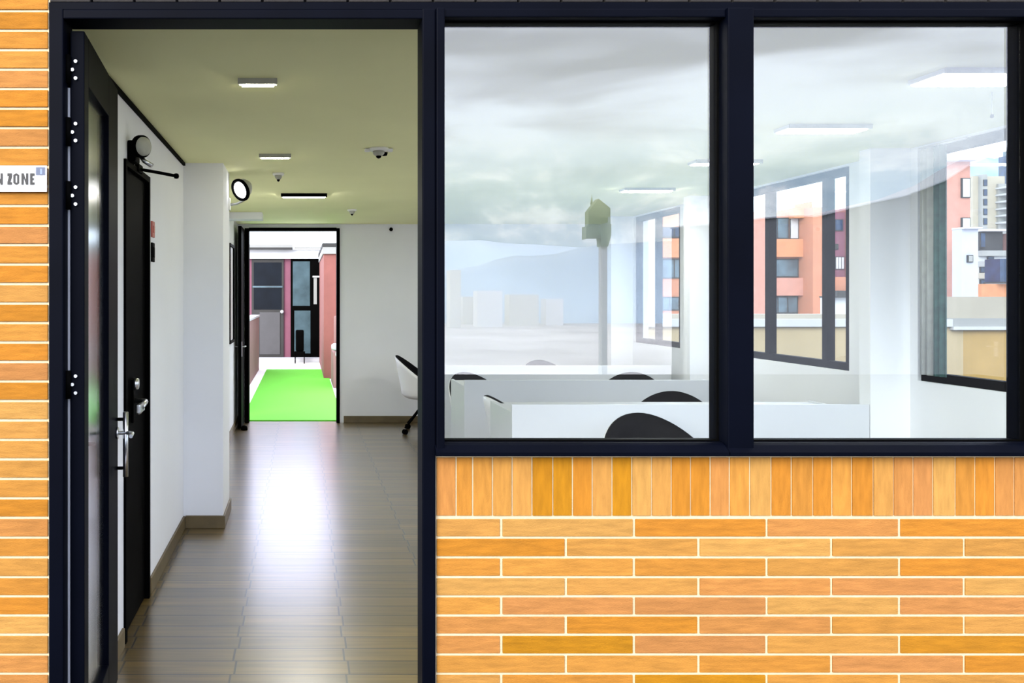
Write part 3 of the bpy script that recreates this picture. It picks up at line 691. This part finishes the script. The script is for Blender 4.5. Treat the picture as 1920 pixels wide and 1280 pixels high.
# ---- forested mountain behind the buildings and pale hills behind the viewer (mirrored in the glass), distance haze put into their colours
def ridge(name, pts, Y, m_, label, sgn=1, base=-20, dep=60):
    """pts: silhouette as (x, z) in metres; the ridge falls away to both sides"""
    bm = bmesh.new(); rows = []
    for (x, z) in pts:
        row = []
        for k in range(9):
            t = (k-4)/4; zz = base+(z-base)*(1-abs(t)**1.4)
            jit = 0 if k in (0, 4, 8) else random.uniform(-1, 1)*(z-base)*.04
            row.append(bm.verts.new((x, sgn*(Y+t*dep), zz+jit)))
        rows.append(row)
    for a, b in zip(rows, rows[1:]):
        for k in range(8): bm.faces.new((a[k], b[k], b[k+1], a[k+1])).smooth = True
    bmesh.ops.recalc_face_normals(bm, faces=bm.faces)
    return tag(link(name, bm, m_), label, 'mountain')
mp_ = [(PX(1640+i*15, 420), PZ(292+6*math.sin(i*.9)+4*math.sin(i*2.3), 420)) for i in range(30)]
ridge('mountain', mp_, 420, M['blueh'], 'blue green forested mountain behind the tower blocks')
def refl(px, py, Y):      # place of a thing whose mirror image shows at this spot in the panes
    k = (Y-CAMY)/F; return ((px-VX)*k, EYE-(py-VY)*k)
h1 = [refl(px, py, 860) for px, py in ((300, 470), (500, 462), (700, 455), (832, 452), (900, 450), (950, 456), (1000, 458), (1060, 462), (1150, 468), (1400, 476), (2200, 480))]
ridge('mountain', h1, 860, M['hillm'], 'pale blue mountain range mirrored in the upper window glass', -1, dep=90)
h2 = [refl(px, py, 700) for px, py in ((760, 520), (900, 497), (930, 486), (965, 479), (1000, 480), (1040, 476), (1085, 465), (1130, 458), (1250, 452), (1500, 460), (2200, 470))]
ridge('hill', h2, 700, mat('hazy_grey_hill', (.52, .62, .68), .95, 0, .01, .2), 'blue grey nearer hill mirrored in the left window', -1, dep=40)  # haze is put into the nearer hill's colour too
# hall with a curved roof across the terrace, mirrored in the right window
hp = [(1290, 423), (1353, 421), (1430, 410), (1495, 406), (1530, 407), (1595, 391), (1630, 382), (1700, 367), (1770, 340), (1815, 312), (1870, 285), (1960, 262), (2400, 240), (2900, 236)]
hall = empty('curved_roof_hall', (0, -26, 0)); tag(hall, 'large grey hall with a curved roofline mirrored in the right window', 'building')
bm = bmesh.new(); pts = [refl(px, py, 26) for px, py in hp]
prism(bm, [(pts[0][0], -20)]+[(x, z) for x, z in pts]+[(pts[-1][0], -20)], -1.2, 0)
link('wall', bm, mat('hall_render', (.14, .145, .15), .9, 0, .6, .1), hall)
bm = bmesh.new()
prism(bm, [(x, z) for x, z in pts]+[(x, z+.05) for x, z in reversed(pts)], -1.3, .1); link('roof_edge', bm, M['bw'], hall)
# gabled tower mirrored in the left window
tw = empty('gabled_tower', (0, -60, 0)); tag(tw, 'slim greenish tower with a pointed gable mirrored in left window', 'tower')
tm = mat('greenish_tower', (.16, .22, .15), .9, 0, .4, .3)
def rp(px, py): return refl(px, py, 60)
bm = bmesh.new(); prism(bm, [rp(1104, 446), rp(1104, 396), rp(1123, 372), rp(1145, 390), rp(1145, 446)], -.8, 0); link('gable_house', bm, tm, tw)
bm = bmesh.new(); prism(bm, [rp(1099, 448), rp(1099, 424), rp(1146, 420), rp(1146, 440), rp(1140, 462), rp(1128, 462), rp(1126, 440)], -.9, .1); link('collar', bm, tm, tw)
bm = bmesh.new(); prism(bm, [(rp(1130, 500)[0], -20), rp(1130, 446), rp(1140, 446), (rp(1140, 500)[0], -20)], -.8, -.1); link('shaft', bm, mat('grey_tower_shaft', (.42, .44, .44), .9), tw)
CYp = rp(1123, 372); CY('finial', (CYp[0], -1.5, CYp[1]-.3), (CYp[0], -1.5, CYp[1]+.5), .12, tm, tw, r1=.01)
KM = 1
M['haze0'] = mat('hazy_town_wall', (.66, .65, .60), .9); M['haze1'] = mat('hazy_white_town_wall', (.75, .75, .74), .9)  # walls paled, with the city haze put into their colours
# low pale city houses mirrored low in the left window
for i, (a, b, c, d) in enumerate(((844, 506, 864, 560), (895, 545, 942, 548), (955, 552, 1010, 545), (1024, 560, 1056, 560), (868, 556, 890, 580))):
    x0, z0 = refl(a, b, 560+i*18); x1, _ = refl(c, b, 560+i*18)
    tag(B('town_house', (x0, -574-i*18, -20), (x1, -560-i*18, z0), M['haze%d' % (i%2)]), ['tall beige town house mirrored at far left of left window', 'low white town house mirrored under the hills', 'long low beige town house mirrored in left window', 'grey town house mirrored left of the tower', 'low white town house mirrored below the tall beige one'][i], 'house', 'town houses mirrored in the left window')
